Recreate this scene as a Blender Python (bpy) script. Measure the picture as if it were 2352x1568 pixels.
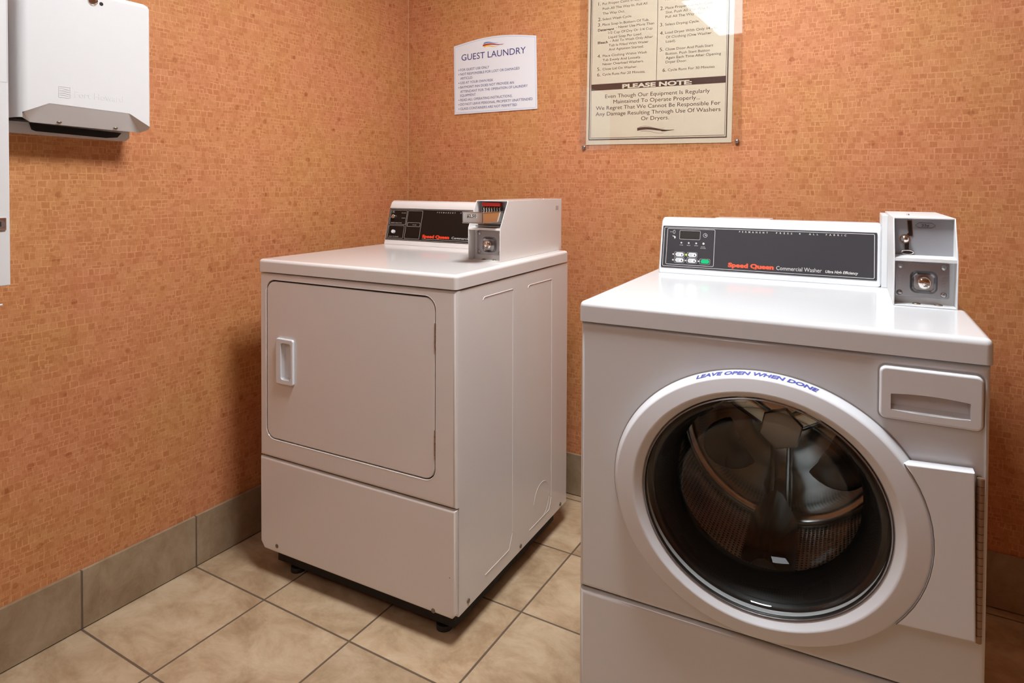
import bpy, bmesh, math, random
from mathutils import Vector, Matrix
random.seed(7)
for o in list(bpy.data.objects): bpy.data.objects.remove(o)
S = bpy.context.scene
COL = S.collection
PI = math.pi
# ------------------------------------------------------------------ camera
yaw, pitch, roll, FPX, SY = 0.5267, -0.0193, 0.0049, 1484.66, 331.6
f = Vector((-math.sin(yaw)*math.cos(pitch), math.cos(yaw)*math.cos(pitch), math.sin(pitch)))
r = Vector((math.cos(yaw), math.sin(yaw), 0)); u = r.cross(f)
r2 = r*math.cos(roll)+u*math.sin(roll); u2 = -r*math.sin(roll)+u*math.cos(roll)
cd = bpy.data.cameras.new('camera'); cam = bpy.data.objects.new('camera', cd); COL.objects.link(cam)
cam.matrix_world = Matrix(((r2.x, u2.x, -f.x, 1.7742), (r2.y, u2.y, -f.y, -2.1662), (r2.z, u2.z, -f.z, 1.1423), (0, 0, 0, 1)))
cd.sensor_width = 36; cd.lens = FPX/2352*36; cd.shift_y = -SY/2352; cd.clip_start = .02
S.camera = cam
# ------------------------------------------------------------------ world and exposure
w = bpy.data.worlds.new('world'); S.world = w; w.use_nodes = True
w.node_tree.nodes['Background'].inputs[0].default_value = (1, .95, .9, 1)
w.node_tree.nodes['Background'].inputs[1].default_value = .02
S.view_settings.view_transform = 'Standard'; S.view_settings.look = 'None'
S.view_settings.gamma = 1; S.view_settings.use_curve_mapping = False
S.view_settings.exposure = 0.0
ROOM_R, ROOM_F, ROOM_H = 4.0, -4.3, 2.44
# light fixtures: (x0, x1, y0, y1, strength)
FIXTURES = [(.50, 1.10, -3.55, -2.33, 4.4), (1.06, 1.54, -1.32, -0.84, 76.0)]
FIX_COL = (.94, .975, 1.0)

# ------------------------------------------------------------------ materials
def nodes(name):
    m = bpy.data.materials.new(name); m.use_nodes = True
    return m, m.node_tree, m.node_tree.nodes['Principled BSDF']
def mat(name, col, rough=.4, metal=0, coat=0, noise=0, nscale=40, bump=0, emit=0, spec=.5, nlo=None):
    m, t, b = nodes(name)
    b.inputs['Base Color'].default_value = (*col, 1); b.inputs['Roughness'].default_value = rough
    b.inputs['Metallic'].default_value = metal; b.inputs['Coat Weight'].default_value = coat
    b.inputs['Specular IOR Level'].default_value = spec
    if emit:
        b.inputs['Emission Color'].default_value = (*col, 1); b.inputs['Emission Strength'].default_value = emit
    tc = t.nodes.new('ShaderNodeTexCoord'); n = t.nodes.new('ShaderNodeTexNoise')
    n.inputs['Scale'].default_value = nscale; n.inputs['Detail'].default_value = 4
    t.links.new(tc.outputs['Object'], n.inputs['Vector'])
    mr = t.nodes.new('ShaderNodeMapRange')
    mr.inputs['To Min'].default_value = rough*.85; mr.inputs['To Max'].default_value = min(1, rough*1.15)
    t.links.new(n.outputs['Fac'], mr.inputs['Value']); t.links.new(mr.outputs[0], b.inputs['Roughness'])
    if noise:
        mx = t.nodes.new('ShaderNodeMix'); mx.data_type = 'RGBA'
        mx.inputs[6].default_value = (*[c*(1-noise) for c in col], 1); mx.inputs[7].default_value = (*[min(1, c*(1+noise)) for c in col], 1)
        t.links.new(n.outputs['Fac'], mx.inputs[0]); t.links.new(mx.outputs[2], b.inputs['Base Color'])
    if bump:
        bp = t.nodes.new('ShaderNodeBump'); bp.inputs['Strength'].default_value = bump; bp.inputs['Distance'].default_value = .001
        t.links.new(n.outputs['Fac'], bp.inputs['Height']); t.links.new(bp.outputs[0], b.inputs['Normal'])
    return m
ENAMEL = mat('white_enamel', (.68, .70, .72), .12, 0, 0, .01, 6, 0)
ENAMEL_D = mat('cream_white_enamel', (.72, .685, .665), .12, 0, 0, .012, 6, 0)
PLASTIC = mat('white_plastic', (.71, .73, .765), .3, 0, 0, .01, 20)
STEELPAINT = mat('white_painted_steel', (.67, .68, .69), .45, 0, 0, .015, 30, .05)
GREYPAINT = mat('grey_painted_steel', (.30, .30, .32), .4, .1, 0, .03, 30)
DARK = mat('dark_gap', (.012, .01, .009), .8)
RUBBER = mat('black_rubber', (.018, .016, .016), .42, 0, 0, .1, 30)
BLACKP = mat('black_print', (.012, .009, .008), .35)
CHAR = mat('charcoal_graphic', (.038, .036, .040), .4, 0, 0, .05, 8, spec=.3)
BLACKG = mat('dark_brown_black_graphic', (.013, .008, .006), .4, 0, 0, .05, 8, spec=.15)
WPRINT = mat('white_print', (.62, .61, .6), .5)
SILVERLINE = mat('silver_line_print', (.5, .47, .44), .45)
REDP = mat('red_print', (.75, .05, .015), .4)
ORANGEP = mat('orange_red_print', (.72, .10, .045), .4)
NAVY = mat('navy_print', (.035, .03, .17), .5)
BLUEP = mat('blue_print', (.06, .07, .33), .5)
LBLUE = mat('light_blue_print', (.25, .45, .75), .5)
EMBLUE = mat('emblem_blue', (.10, .25, .50), .5)
EMRED = mat('emblem_red', (.45, .03, .03), .5)
EMYEL = mat('emblem_yellow', (.85, .55, .02), .5)
BROWNP = mat('brown_print', (.060, .026, .018), .5)
CHROME = mat('chrome', (.75, .74, .72), .12, 1)
STEEL = mat('brushed_steel', (.42, .41, .41), .3, 1, 0, .08, 60)
CAST = mat('stamped_steel', (.36, .36, .37), .32, 1, 0, .06, 80, .2)
SCREWM = mat('dull_screw_metal', (.22, .18, .14), .45, .8, 0, .2, 300)
HINGEM = mat('bronze_hinge_metal', (.32, .21, .14), .4, .55, 0, .25, 60)
REDPL = mat('red_plastic', (.50, .018, .012), .35)
GREENB = mat('green_button', (.0, .45, .16), .4)
LGREEN = mat('lime_lamp', (.45, .62, .10), .4, emit=.15)
LCD = mat('dark_display', (.035, .033, .03), .15)
SIGNW = mat('white_sign_plastic', (.76, .77, .80), .35, 0, 0, .01, 5)
POSTER = mat('cream_poster', (.70, .62, .47), .45, 0, 0, .02, 5)
STICKER = mat('white_sticker', (.75, .72, .66), .5)
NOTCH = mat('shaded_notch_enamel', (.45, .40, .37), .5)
PLINE = mat('grey_seam', (.35, .32, .30), .5)

def wallpaper(name, axis):
    m, t, b = nodes(name); L = t.links.new; N = t.nodes.new
    tc = N('ShaderNodeTexCoord'); sp = N('ShaderNodeSeparateXYZ'); L(tc.outputs['Object'], sp.inputs[0])
    cb = N('ShaderNodeCombineXYZ'); L(sp.outputs[axis], cb.inputs[0]); L(sp.outputs[2], cb.inputs[1])
    # slight irregularity of the printed patches
    nz = N('ShaderNodeTexNoise'); nz.inputs['Scale'].default_value = 16; nz.inputs['Detail'].default_value = 2
    L(cb.outputs[0], nz.inputs['Vector'])
    vs = N('ShaderNodeVectorMath'); vs.operation = 'SUBTRACT'; L(nz.outputs['Color'], vs.inputs[0]); vs.inputs[1].default_value = (.5, .5, .5)
    vm = N('ShaderNodeVectorMath'); vm.operation = 'SCALE'; L(vs.outputs[0], vm.inputs[0]); vm.inputs['Scale'].default_value = .009
    va = N('ShaderNodeVectorMath'); va.operation = 'ADD'; L(cb.outputs[0], va.inputs[0]); L(vm.outputs[0], va.inputs[1])
    def brick(bw, rh, off, freq, sq, sqf, mort, shift, smooth=.3):
        mp = N('ShaderNodeMapping'); mp.inputs['Location'].default_value = shift; L(va.outputs[0], mp.inputs[0])
        k = N('ShaderNodeTexBrick'); k.inputs['Color1'].default_value = (0, 0, 0, 1); k.inputs['Color2'].default_value = (1, 1, 1, 1)
        k.inputs['Mortar'].default_value = (.5, .5, .5, 1); k.inputs['Scale'].default_value = 1
        k.inputs['Brick Width'].default_value = bw; k.inputs['Row Height'].default_value = rh
        k.inputs['Mortar Size'].default_value = mort; k.inputs['Mortar Smooth'].default_value = smooth; k.offset = off; k.offset_frequency = freq
        k.squash = sq; k.squash_frequency = sqf; L(mp.outputs[0], k.inputs['Vector']); return k
    A = brick(.0205, .0175, .37, 2, .62, 3, .0024, (.3, .2, 0), .9); B = brick(.0115, .0105, .43, 3, 1.7, 2, .0018, (.11, .07, 0), .9)
    Mk = brick(.037, .029, .41, 2, .7, 3, .0, (.05, .03, 0))
    def mth(op, a, bb, c=None):
        n = N('ShaderNodeMath'); n.operation = op
        for i, v in enumerate((a, bb, c)):
            if v is None: continue
            if isinstance(v, (int, float)): n.inputs[i].default_value = v
            else: L(v, n.inputs[i])
        return n.outputs[0]
    def val(c):
        n = N('ShaderNodeRGBToBW'); L(c, n.inputs[0]); return n.outputs[0]
    mask = mth('GREATER_THAN', val(Mk.outputs['Color']), .58)
    def mixf(a, b2, fac):
        n = N('ShaderNodeMix'); n.data_type = 'FLOAT'; L(fac, n.inputs[0]); L(a, n.inputs[2]); L(b2, n.inputs[3]); return n.outputs[0]
    cell = mixf(val(A.outputs['Color']), val(B.outputs['Color']), mask)
    line = mixf(A.outputs['Fac'], B.outputs['Fac'], mask)
    # only part of the seams show clearly
    n2 = N('ShaderNodeTexNoise'); n2.inputs['Scale'].default_value = 30; n2.inputs['Detail'].default_value = 2; L(cb.outputs[0], n2.inputs['Vector'])
    vis = N('ShaderNodeMapRange'); vis.inputs['From Min'].default_value = .36; vis.inputs['From Max'].default_value = .6; L(n2.outputs['Fac'], vis.inputs['Value'])
    # woven threads
    def thread(sx, sy):
        mp = N('ShaderNodeMapping'); mp.inputs['Scale'].default_value = (sx, sy, 1); L(cb.outputs[0], mp.inputs[0])
        n = N('ShaderNodeTexNoise'); n.inputs['Scale'].default_value = 1; n.inputs['Detail'].default_value = 1; L(mp.outputs[0], n.inputs['Vector']); return n.outputs['Fac']
    th = mth('ADD', mth('MULTIPLY', thread(900, 60), .6), mth('MULTIPLY', thread(60, 700), .4))
    big = N('ShaderNodeTexNoise'); big.inputs['Scale'].default_value = 3.0; big.inputs['Detail'].default_value = 3; L(cb.outputs[0], big.inputs['Vector'])
    # small darker motifs in some patches
    vo = N('ShaderNodeTexVoronoi'); vo.inputs['Scale'].default_value = 26; L(cb.outputs[0], vo.inputs['Vector'])
    ring = N('ShaderNodeMapRange'); ring.inputs['From Min'].default_value = .25; ring.inputs['From Max'].default_value = .18; L(vo.outputs['Distance'], ring.inputs['Value'])
    rsel = mth('GREATER_THAN', val(vo.outputs['Color']), .68)
    motif = mth('MULTIPLY', ring.outputs[0], rsel)
    tone = mth('ADD', mth('MULTIPLY', cell, .22), mth('MULTIPLY', th, .72))
    tone = mth('ADD', tone, mth('MULTIPLY', mth('MULTIPLY', line, vis.outputs[0]), .26))
    tone = mth('SUBTRACT', tone, mth('MULTIPLY', motif, .20))
    ramp = N('ShaderNodeValToRGB'); L(tone, ramp.inputs[0])
    e = ramp.color_ramp.elements
    e[0].position = .12; e[0].color = (.325, .102, .034, 1); e[1].position = .85; e[1].color = (.68, .35, .172, 1)
    k = e.new(.45); k.color = (.50, .204, .083, 1)
    hs = N('ShaderNodeMix'); hs.data_type = 'RGBA'; hs.blend_type = 'MULTIPLY'; hs.inputs[0].default_value = 1
    r3 = N('ShaderNodeValToRGB'); r3.color_ramp.elements[0].position = .4; r3.color_ramp.elements[0].color = (1.0, .93, .95, 1)
    r3.color_ramp.elements[1].position = .62; r3.color_ramp.elements[1].color = (.97, 1.0, .86, 1)
    L(big.outputs['Fac'], r3.inputs[0]); L(ramp.outputs[0], hs.inputs[6]); L(r3.outputs[0], hs.inputs[7]); L(hs.outputs[2], b.inputs['Base Color'])
    bp = N('ShaderNodeBump'); bp.inputs['Strength'].default_value = .35; bp.inputs['Distance'].default_value = .0012
    L(tone, bp.inputs['Height']); L(bp.outputs[0], b.inputs['Normal'])
    b.inputs['Roughness'].default_value = .62; b.inputs['Specular IOR Level'].default_value = .3
    return m
def stone(name, grout_x=None, grout_y=None, T=.3159, dark=1.0):
    m, t, b = nodes(name); L = t.links.new; N = t.nodes.new
    tc = N('ShaderNodeTexCoord'); sp = N('ShaderNodeSeparateXYZ'); L(tc.outputs['Object'], sp.inputs[0])
    def mth(op, a, bb=None, c=None):
        n = N('ShaderNodeMath'); n.operation = op
        for i, v in enumerate((a, bb, c)):
            if v is None: continue
            if isinstance(v, (int, float)): n.inputs[i].default_value = v
            else: L(v, n.inputs[i])
        return n.outputs[0]
    gx = mth('DIVIDE', mth('SUBTRACT', sp.outputs[0], grout_x or 0), T); gy = mth('DIVIDE', mth('SUBTRACT', sp.outputs[1], grout_y or 0), T)
    idx = N('ShaderNodeCombineXYZ'); L(mth('FLOOR', gx), idx.inputs[0]); L(mth('FLOOR', gy), idx.inputs[1])
    wn = N('ShaderNodeTexWhiteNoise'); wn.noise_dimensions = '3D'; L(idx.outputs[0], wn.inputs['Vector'])
    of = N('ShaderNodeVectorMath'); of.operation = 'MULTIPLY_ADD'; L(wn.outputs['Color'], of.inputs[0]); of.inputs[1].default_value = (7, 7, 7); L(tc.outputs['Object'], of.inputs[2])
    mp = N('ShaderNodeMapping'); mp.inputs['Rotation'].default_value = (0, 0, .6); mp.inputs['Scale'].default_value = (1, 1.4, 1); L(of.outputs[0], mp.inputs[0])
    n = N('ShaderNodeTexNoise'); n.inputs['Scale'].default_value = 7; n.inputs['Detail'].default_value = 11; n.inputs['Roughness'].default_value = .70; n.inputs['Distortion'].default_value = .35
    L(mp.outputs[0], n.inputs['Vector'])
    rp = N('ShaderNodeValToRGB'); L(n.outputs['Fac'], rp.inputs[0]); e = rp.color_ramp.elements
    c = lambda a: (a[0]*dark, a[1]*dark, a[2]*dark, 1)
    e[0].position = .34; e[0].color = c((.40, .262, .150)); e[1].position = .66; e[1].color = c((.68, .52, .35))
    k = e.new(.5); k.color = c((.55, .395, .245))
    hv = N('ShaderNodeMix'); hv.data_type = 'RGBA'; hv.blend_type = 'MULTIPLY'; hv.inputs[0].default_value = .18
    L(rp.outputs[0], hv.inputs[6]); L(wn.outputs['Value'], hv.inputs[7]); L(hv.outputs[2], b.inputs['Base Color'])
    b.inputs['Roughness'].default_value = .42
    bp = N('ShaderNodeBump'); bp.inputs['Strength'].default_value = .25; bp.inputs['Distance'].default_value = .003
    L(n.outputs['Fac'], bp.inputs['Height'])
    if grout_x is not None:
        fx = mth('SUBTRACT', .5, mth('ABSOLUTE', mth('SUBTRACT', mth('FRACT', gx), .5))); fy = mth('SUBTRACT', .5, mth('ABSOLUTE', mth('SUBTRACT', mth('FRACT', gy), .5)))
        d = mth('MULTIPLY', mth('MINIMUM', fx, fy), T)
        mr = N('ShaderNodeMapRange'); mr.inputs['From Min'].default_value = .0020; mr.inputs['From Max'].default_value = .0030; L(d, mr.inputs['Value'])
        gm = N('ShaderNodeMix'); gm.data_type = 'RGBA'; L(mr.outputs[0], gm.inputs[0]); gm.inputs[6].default_value = (.135, .095, .065, 1); L(hv.outputs[2], gm.inputs[7]); L(gm.outputs[2], b.inputs['Base Color'])
        b2 = N('ShaderNodeBump'); b2.inputs['Strength'].default_value = .8; b2.inputs['Distance'].default_value = .002; L(mr.outputs[0], b2.inputs['Height']); L(bp.outputs[0], b2.inputs['Normal']); L(b2.outputs[0], b.inputs['Normal'])
    else: L(bp.outputs[0], b.inputs['Normal'])
    return m
def clear(name, tint, ior=1.45, rough=.0, boost=1.0):
    m, t, b = nodes(name); L = t.links.new; N = t.nodes.new
    t.nodes.remove(b); o = t.nodes['Material Output']
    tr = N('ShaderNodeBsdfTransparent'); tr.inputs[0].default_value = (*tint, 1)
    gl = N('ShaderNodeBsdfGlossy'); gl.inputs['Roughness'].default_value = rough
    fr = N('ShaderNodeLayerWeight'); fr.inputs['Blend'].default_value = .5; f0 = ((ior-1)/(ior+1))**2
    pw = N('ShaderNodeMath'); pw.operation = 'POWER'; L(fr.outputs['Facing'], pw.inputs[0]); pw.inputs[1].default_value = 5
    ml = N('ShaderNodeMath'); ml.operation = 'MULTIPLY_ADD'; L(pw.outputs[0], ml.inputs[0]); ml.inputs[1].default_value = (1-f0)*.9; ml.inputs[2].default_value = f0*boost
    mx = N('ShaderNodeMixShader'); L(ml.outputs[0], mx.inputs[0]); L(tr.outputs[0], mx.inputs[1]); L(gl.outputs[0], mx.inputs[2]); L(mx.outputs[0], o.inputs[0])
    return m
ACRYLIC = clear('clear_acrylic', (.985, .985, .985), 1.49, .0, 1.9)
GLASS = clear('door_glass', (.86, .89, .88), 1.5, .0, 1.2)
def perforated():
    m, t, b = nodes('perforated_drum_steel'); L = t.links.new; N = t.nodes.new
    tc = N('ShaderNodeTexCoord'); uv = tc.outputs['UV']
    vo = N('ShaderNodeTexVoronoi'); vo.inputs['Randomness'].default_value = 0; vo.inputs['Scale'].default_value = 1
    mp = N('ShaderNodeMapping'); mp.inputs['Scale'].default_value = (170, 40, 1); mp.inputs['Rotation'].default_value = (0, 0, 0); L(uv, mp.inputs[0]); L(mp.outputs[0], vo.inputs['Vector'])
    mr = N('ShaderNodeMapRange'); mr.inputs['From Min'].default_value = .20; mr.inputs['From Max'].default_value = .28; L(vo.outputs['Distance'], mr.inputs['Value'])
    mx = N('ShaderNodeMix'); mx.data_type = 'RGBA'; L(mr.outputs[0], mx.inputs[0]); mx.inputs[6].default_value = (.01, .01, .01, 1); mx.inputs[7].default_value = (.62, .66, .68, 1)
    L(mx.outputs[2], b.inputs['Base Color']); b.inputs['Metallic'].default_value = 1; b.inputs['Roughness'].default_value = .3
    bp = N('ShaderNodeBump'); bp.inputs['Strength'].default_value = .6; bp.inputs['Distance'].default_value = .002; L(vo.outputs['Distance'], bp.inputs['Height']); L(bp.outputs[0], b.inputs['Normal'])
    return m
PERF = perforated()
DRUMST = mat('polished_drum_steel', (.62, .66, .68), .16, 1, 0, .05, 10, .1)

LIFTM = mat('dark_lifter_steel', (.16, .16, .16), .25, 1, 0, .05, 20)
# ------------------------------------------------------------------ mesh helpers
def link(name, bm, m, parent=None, M=None, smooth=40):
    if M is not None: bm.transform(M)
    me = bpy.data.meshes.new(name); bm.to_mesh(me); bm.free()
    me.materials.append(m)
    o = bpy.data.objects.new(name, me); COL.objects.link(o)
    if smooth:
        me.polygons.foreach_set('use_smooth', [True]*len(me.polygons))
        try: me.set_sharp_from_angle(angle=math.radians(smooth))
        except Exception: pass
    if smooth:
        wn = o.modifiers.new('weighted_normals', 'WEIGHTED_NORMAL'); wn.keep_sharp = True; wn.weight = 60
    if parent: o.parent = parent
    return o
def empty(name, loc, rz=0):
    o = bpy.data.objects.new(name, None); COL.objects.link(o); o.location = loc; o.rotation_euler = (0, 0, rz); o.empty_display_size = .05
    return o
def tag(o, label=None, cat=None, group=None, kind=None):
    if label: o['label'] = label
    if cat: o['category'] = cat
    if group: o['group'] = group
    if kind: o['kind'] = kind
    return o
def NB(): return bmesh.new()
def add_box(bm, x0, x1, y0, y1, z0, z1, bev=0, seg=3, edges=None):
    v = [bm.verts.new(p) for p in ((x0, y0, z0), (x1, y0, z0), (x1, y1, z0), (x0, y1, z0), (x0, y0, z1), (x1, y0, z1), (x1, y1, z1), (x0, y1, z1))]
    F = [bm.faces.new([v[i] for i in q]) for q in ((0, 3, 2, 1), (4, 5, 6, 7), (0, 1, 5, 4), (1, 2, 6, 5), (2, 3, 7, 6), (3, 0, 4, 7))]
    if bev:
        es = set(e for q in F for e in q.edges)
        if edges: es = [e for e in es if edges(e)]
        bmesh.ops.bevel(bm, geom=list(es), offset=bev, segments=seg, profile=.5, affect='EDGES')
    return bm
def box(*a, **k): return add_box(NB(), *a, **k)
def add_prism(bm, pts, a, b, axis, bev=0, seg=2):
    """pts 2D polygon, extruded from a to b along axis 0=x (pts are y,z), 1=y (pts are x,z), 2=z (pts x,y)"""
    def P(p, t): return {0: (t, p[0], p[1]), 1: (p[0], t, p[1]), 2: (p[0], p[1], t)}[axis]
    A = [bm.verts.new(P(p, a)) for p in pts]; B = [bm.verts.new(P(p, b)) for p in pts]
    n = len(pts); fs = [bm.faces.new(A), bm.faces.new(B)]
    for i in range(n): fs.append(bm.faces.new((A[i], A[(i+1) % n], B[(i+1) % n], B[i])))
    bmesh.ops.recalc_face_normals(bm, faces=fs)
    if bev:
        es = set(e for q in fs[:2] for e in q.edges)
        bmesh.ops.bevel(bm, geom=list(es), offset=bev, segments=seg, profile=.5, affect='EDGES')
    return bm
def prism(*a, **k): return add_prism(NB(), *a, **k)
def rrect(x0, x1, y0, y1, rad, n=6, radii=None):
    R = radii or (rad,)*4; pts = []
    for (cx, cy, a0, q) in ((x1, y1, 0, 0), (x0, y1, 90, 1), (x0, y0, 180, 2), (x1, y0, 270, 3)):
        rr = R[q]; sx = -1 if cx == x1 else 1; sy = -1 if cy == y1 else 1
        ox, oy = cx+sx*rr, cy+sy*rr
        if rr <= 0: pts.append((cx, cy)); continue
        for i in range(n+1):
            t = math.radians(a0+90*i/n); pts.append((ox+rr*math.cos(t), oy+rr*math.sin(t)))
    return pts
def add_cyl(bm, c, rad, h, axis=2, n=24, r2=None, bev=0, cap=True):
    r2 = rad if r2 is None else r2
    def P(a, rr, t):
        x, y = rr*math.cos(a), rr*math.sin(a)
        q = {0: (t, x, y), 1: (x, t, y), 2: (x, y, t)}[axis]; return Vector(c)+Vector(q)
    A = [bm.verts.new(P(2*PI*i/n, rad, 0)) for i in range(n)]; B = [bm.verts.new(P(2*PI*i/n, r2, h)) for i in range(n)]
    fs = [bm.faces.new((A[i], A[(i+1) % n], B[(i+1) % n], B[i])) for i in range(n)]
    if cap: c2 = [bm.faces.new(A), bm.faces.new(B)]; fs += c2
    bmesh.ops.recalc_face_normals(bm, faces=fs)
    if bev and cap: bmesh.ops.bevel(bm, geom=list(c2[1].edges), offset=bev, segments=2, profile=.5, affect='EDGES')
    return bm
def cyl(*a, **k): return add_cyl(NB(), *a, **k)
def add_ball(bm, c, rad, sc=(1, 1, 1), n=16):
    g = bmesh.ops.create_uvsphere(bm, u_segments=n, v_segments=max(6, n//2), radius=rad)
    bmesh.ops.transform(bm, matrix=Matrix.Translation(c) @ Matrix.Diagonal((*sc, 1)), verts=g['verts']); return bm
def add_tube(bm, pts, rad, n=8, closed=False):
    pts = [Vector(p) for p in pts]; rings = []
    m = len(pts)
    for i, p in enumerate(pts):
        a = pts[(i-1) % m] if (i > 0 or closed) else p; b = pts[(i+1) % m] if (i < m-1 or closed) else p
        d = (b-a).normalized(); s = d.cross(Vector((0, 0, 1)))
        if s.length < .1: s = d.cross(Vector((0, 1, 0)))
        s.normalize(); q = d.cross(s)
        rings.append([bm.verts.new(p+s*rad*math.cos(2*PI*k/n)+q*rad*math.sin(2*PI*k/n)) for k in range(n)])
    for i in range(m if closed else m-1):
        A, B = rings[i], rings[(i+1) % m]
        for k in range(n): bm.faces.new((A[k], A[(k+1) % n], B[(k+1) % n], B[k]))
    if not closed: bm.faces.new(rings[0]); bm.faces.new(rings[-1])
    bmesh.ops.recalc_face_normals(bm, faces=bm.faces[:]); return bm
def add_ring(bm, outer, inner, z, h):
    """flat frame between two equal-count outlines in the xy plane, from z to z+h"""
    n = len(outer); V = []
    for P, t in ((outer, z), (inner, z), (outer, z+h), (inner, z+h)): V.append([bm.verts.new((p[0], p[1], t)) for p in P])
    fs = []
    for i in range(n):
        j = (i+1) % n
        fs += [bm.faces.new((V[2][i], V[2][j], V[3][j], V[3][i])), bm.faces.new((V[0][i], V[0][j], V[2][j], V[2][i])), bm.faces.new((V[1][i], V[1][j], V[3][j], V[3][i]))]
    bmesh.ops.recalc_face_normals(bm, faces=fs); return bm
def add_frame(bm, x0, x1, y0, y1, rad, wd, z=.0002, h=.0003):
    return add_ring(bm, rrect(x0, x1, y0, y1, rad, 4), rrect(x0+wd, x1-wd, y0+wd, y1-wd, max(rad-wd, .0002), 4), z, h)
def add_flat(bm, pts, z=.0002, h=.0003): return add_prism(bm, pts, z, z+h, 2)
def lathe(prof, kx=1.0, n=96, uv=False):
    """prof: (r, y[, kx]) turned round the y axis; x radius is r*kx"""
    bm = NB(); rings = []
    for p in prof:
        k = p[2] if len(p) > 2 else kx
        rings.append([bm.verts.new((p[0]*k*math.cos(2*PI*i/n), p[1], p[0]*math.sin(2*PI*i/n))) for i in range(n)])
    fs = []
    for a in range(len(rings)-1):
        for i in range(n): fs.append(bm.faces.new((rings[a][i], rings[a][(i+1) % n], rings[a+1][(i+1) % n], rings[a+1][i])))
    bmesh.ops.recalc_face_normals(bm, faces=fs)
    if uv:
        l = bm.loops.layers.uv.new('UVMap'); m = len(rings)-1
        for a in range(m):
            for i in range(n):
                fc = fs[a*n+i]
                for lp in fc.loops:
                    v = lp.vert
                    for ri, R in ((a, rings[a]), (a+1, rings[a+1])):
                        for ii in (i, i+1):
                            if R[ii % n] is v: lp[l].uv = (ii/n, ri/m)
    return bm
_tc = {}
def glyphs(s, bold=0):
    """mesh of a text line at size 1: verts, faces, bounds"""
    key = (s, bold)
    if key in _tc: return _tc[key]
    c = bpy.data.curves.new('t', 'FONT'); c.body = s; c.size = 1; c.resolution_u = 3; c.offset = bold; c.fill_mode = 'FRONT'
    o = bpy.data.objects.new('t', c); COL.objects.link(o)
    dg = bpy.context.evaluated_depsgraph_get(); dg.update(); me = bpy.data.meshes.new_from_object(o.evaluated_get(dg))
    V = [tuple(v.co) for v in me.vertices]; F = [tuple(p.vertices) for p in me.polygons]
    bpy.data.objects.remove(o); bpy.data.curves.remove(c); bpy.data.meshes.remove(me)
    xs = [v[0] for v in V] or [0]; _tc[key] = (V, F, min(xs), max(xs)); return _tc[key]
CAP = .73
def add_text(bm, s, x, y, h, w=None, xs=1.0, bold=0, shear=0, align='l', z=.0004, mapf=None):
    V, F, a, b = glyphs(s, bold); sy = h/CAP
    sx = (w/(b-a)) if w else sy*xs
    W = (b-a)*sx; x0 = x-(W/2 if align == 'c' else W if align == 'r' else 0)
    out = []
    for v in V:
        X = x0+(v[0]-a)*sx+shear*v[1]*sy; Y = y+v[1]*sy
        out.append(bm.verts.new(mapf(X, Y) if mapf else (X, Y, z)))
    for q in F:
        try: bm.faces.new([out[i] for i in q])
        except ValueError: pass
    return W
def boolean(o, cutters, mode='DIFFERENCE'):
    o.modifiers.clear()
    for c in cutters:
        c.parent = o.parent
        md = o.modifiers.new('b', 'BOOLEAN'); md.operation = mode; md.solver = 'EXACT'; md.object = c
    dg = bpy.context.evaluated_depsgraph_get(); dg.update()
    me = bpy.data.meshes.new_from_object(o.evaluated_get(dg)); o.modifiers.clear(); o.data = me
    for c in cutters: bpy.data.objects.remove(c)
    bm = bmesh.new(); bm.from_mesh(me)
    bmesh.ops.remove_doubles(bm, verts=bm.verts, dist=1e-6); bm.to_mesh(me); bm.free()
    me.polygons.foreach_set('use_smooth', [True]*len(me.polygons))
    try: me.set_sharp_from_angle(angle=math.radians(35))
    except Exception: pass
    wn = o.modifiers.new('weighted_normals', 'WEIGHTED_NORMAL'); wn.keep_sharp = True; wn.weight = 60
    return o
def temp(bm): return link('cutter', bm, DARK, smooth=0)
def wave(bm, x0, x1, y0, amp, th0, th1, ph=0, z=.0004, n=24, tail=.0, slope=0):
    """ribbon band following a wave, tapering to its right end"""
    A = []; B = []
    for i in range(n+1):
        t = i/n; x = x0+(x1-x0)*t; y = y0+amp*math.sin(ph+t*2*PI*.8)+slope*t; th = th0+(th1-th0)*t**1.3
        A.append(bm.verts.new((x, y+th/2, z))); B.append(bm.verts.new((x, y-th/2, z)))
    for i in range(n): bm.faces.new((B[i], B[i+1], A[i+1], A[i]))
    return bm
# frame matrices: face coordinates (s right, t up, n out) placed in the parent's frame
def face_matrix(origin, ang=0):
    a, b = math.sin(ang), math.cos(ang)       # leaning back by ang
    return Matrix(((1, 0, 0, origin[0]), (0, a, -b, origin[1]), (0, b, a, origin[2]), (0, 0, 0, 1)))

# ------------------------------------------------------------------ the room
T = .3159; GX, GY = -.006, -1.3067
tag(link('floor', box(-.12, ROOM_R+.12, ROOM_F-.12, .12, -.1, 0), stone('floor_tile', GX, GY, T, .88), smooth=0), kind='structure')
tag(link('wall_left', box(-.1, 0, ROOM_F, 0, 0, ROOM_H), wallpaper('wallpaper_left', 1), smooth=0), kind='structure')
tag(link('wall_back', box(-.1, ROOM_R, 0, .1, 0, ROOM_H), wallpaper('wallpaper_back', 0), smooth=0), kind='structure')
tag(link('wall_right', box(ROOM_R, ROOM_R+.1, ROOM_F, .1, 0, ROOM_H), wallpaper('wallpaper_right', 1), smooth=0), kind='structure')
tag(link('wall_front', box(-.1, ROOM_R+.1, ROOM_F-.1, ROOM_F, 0, ROOM_H), wallpaper('wallpaper_front', 0), smooth=0), kind='structure')
tag(link('ceiling', box(-.1, ROOM_R+.1, ROOM_F-.1, .1, ROOM_H, ROOM_H+.08), mat('ceiling_paint', (.72, .66, .58), .85, 0, 0, .02, 30), smooth=0), kind='structure')
GROUT = mat('baseboard_grout', (.14, .10, .07), .8)
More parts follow.
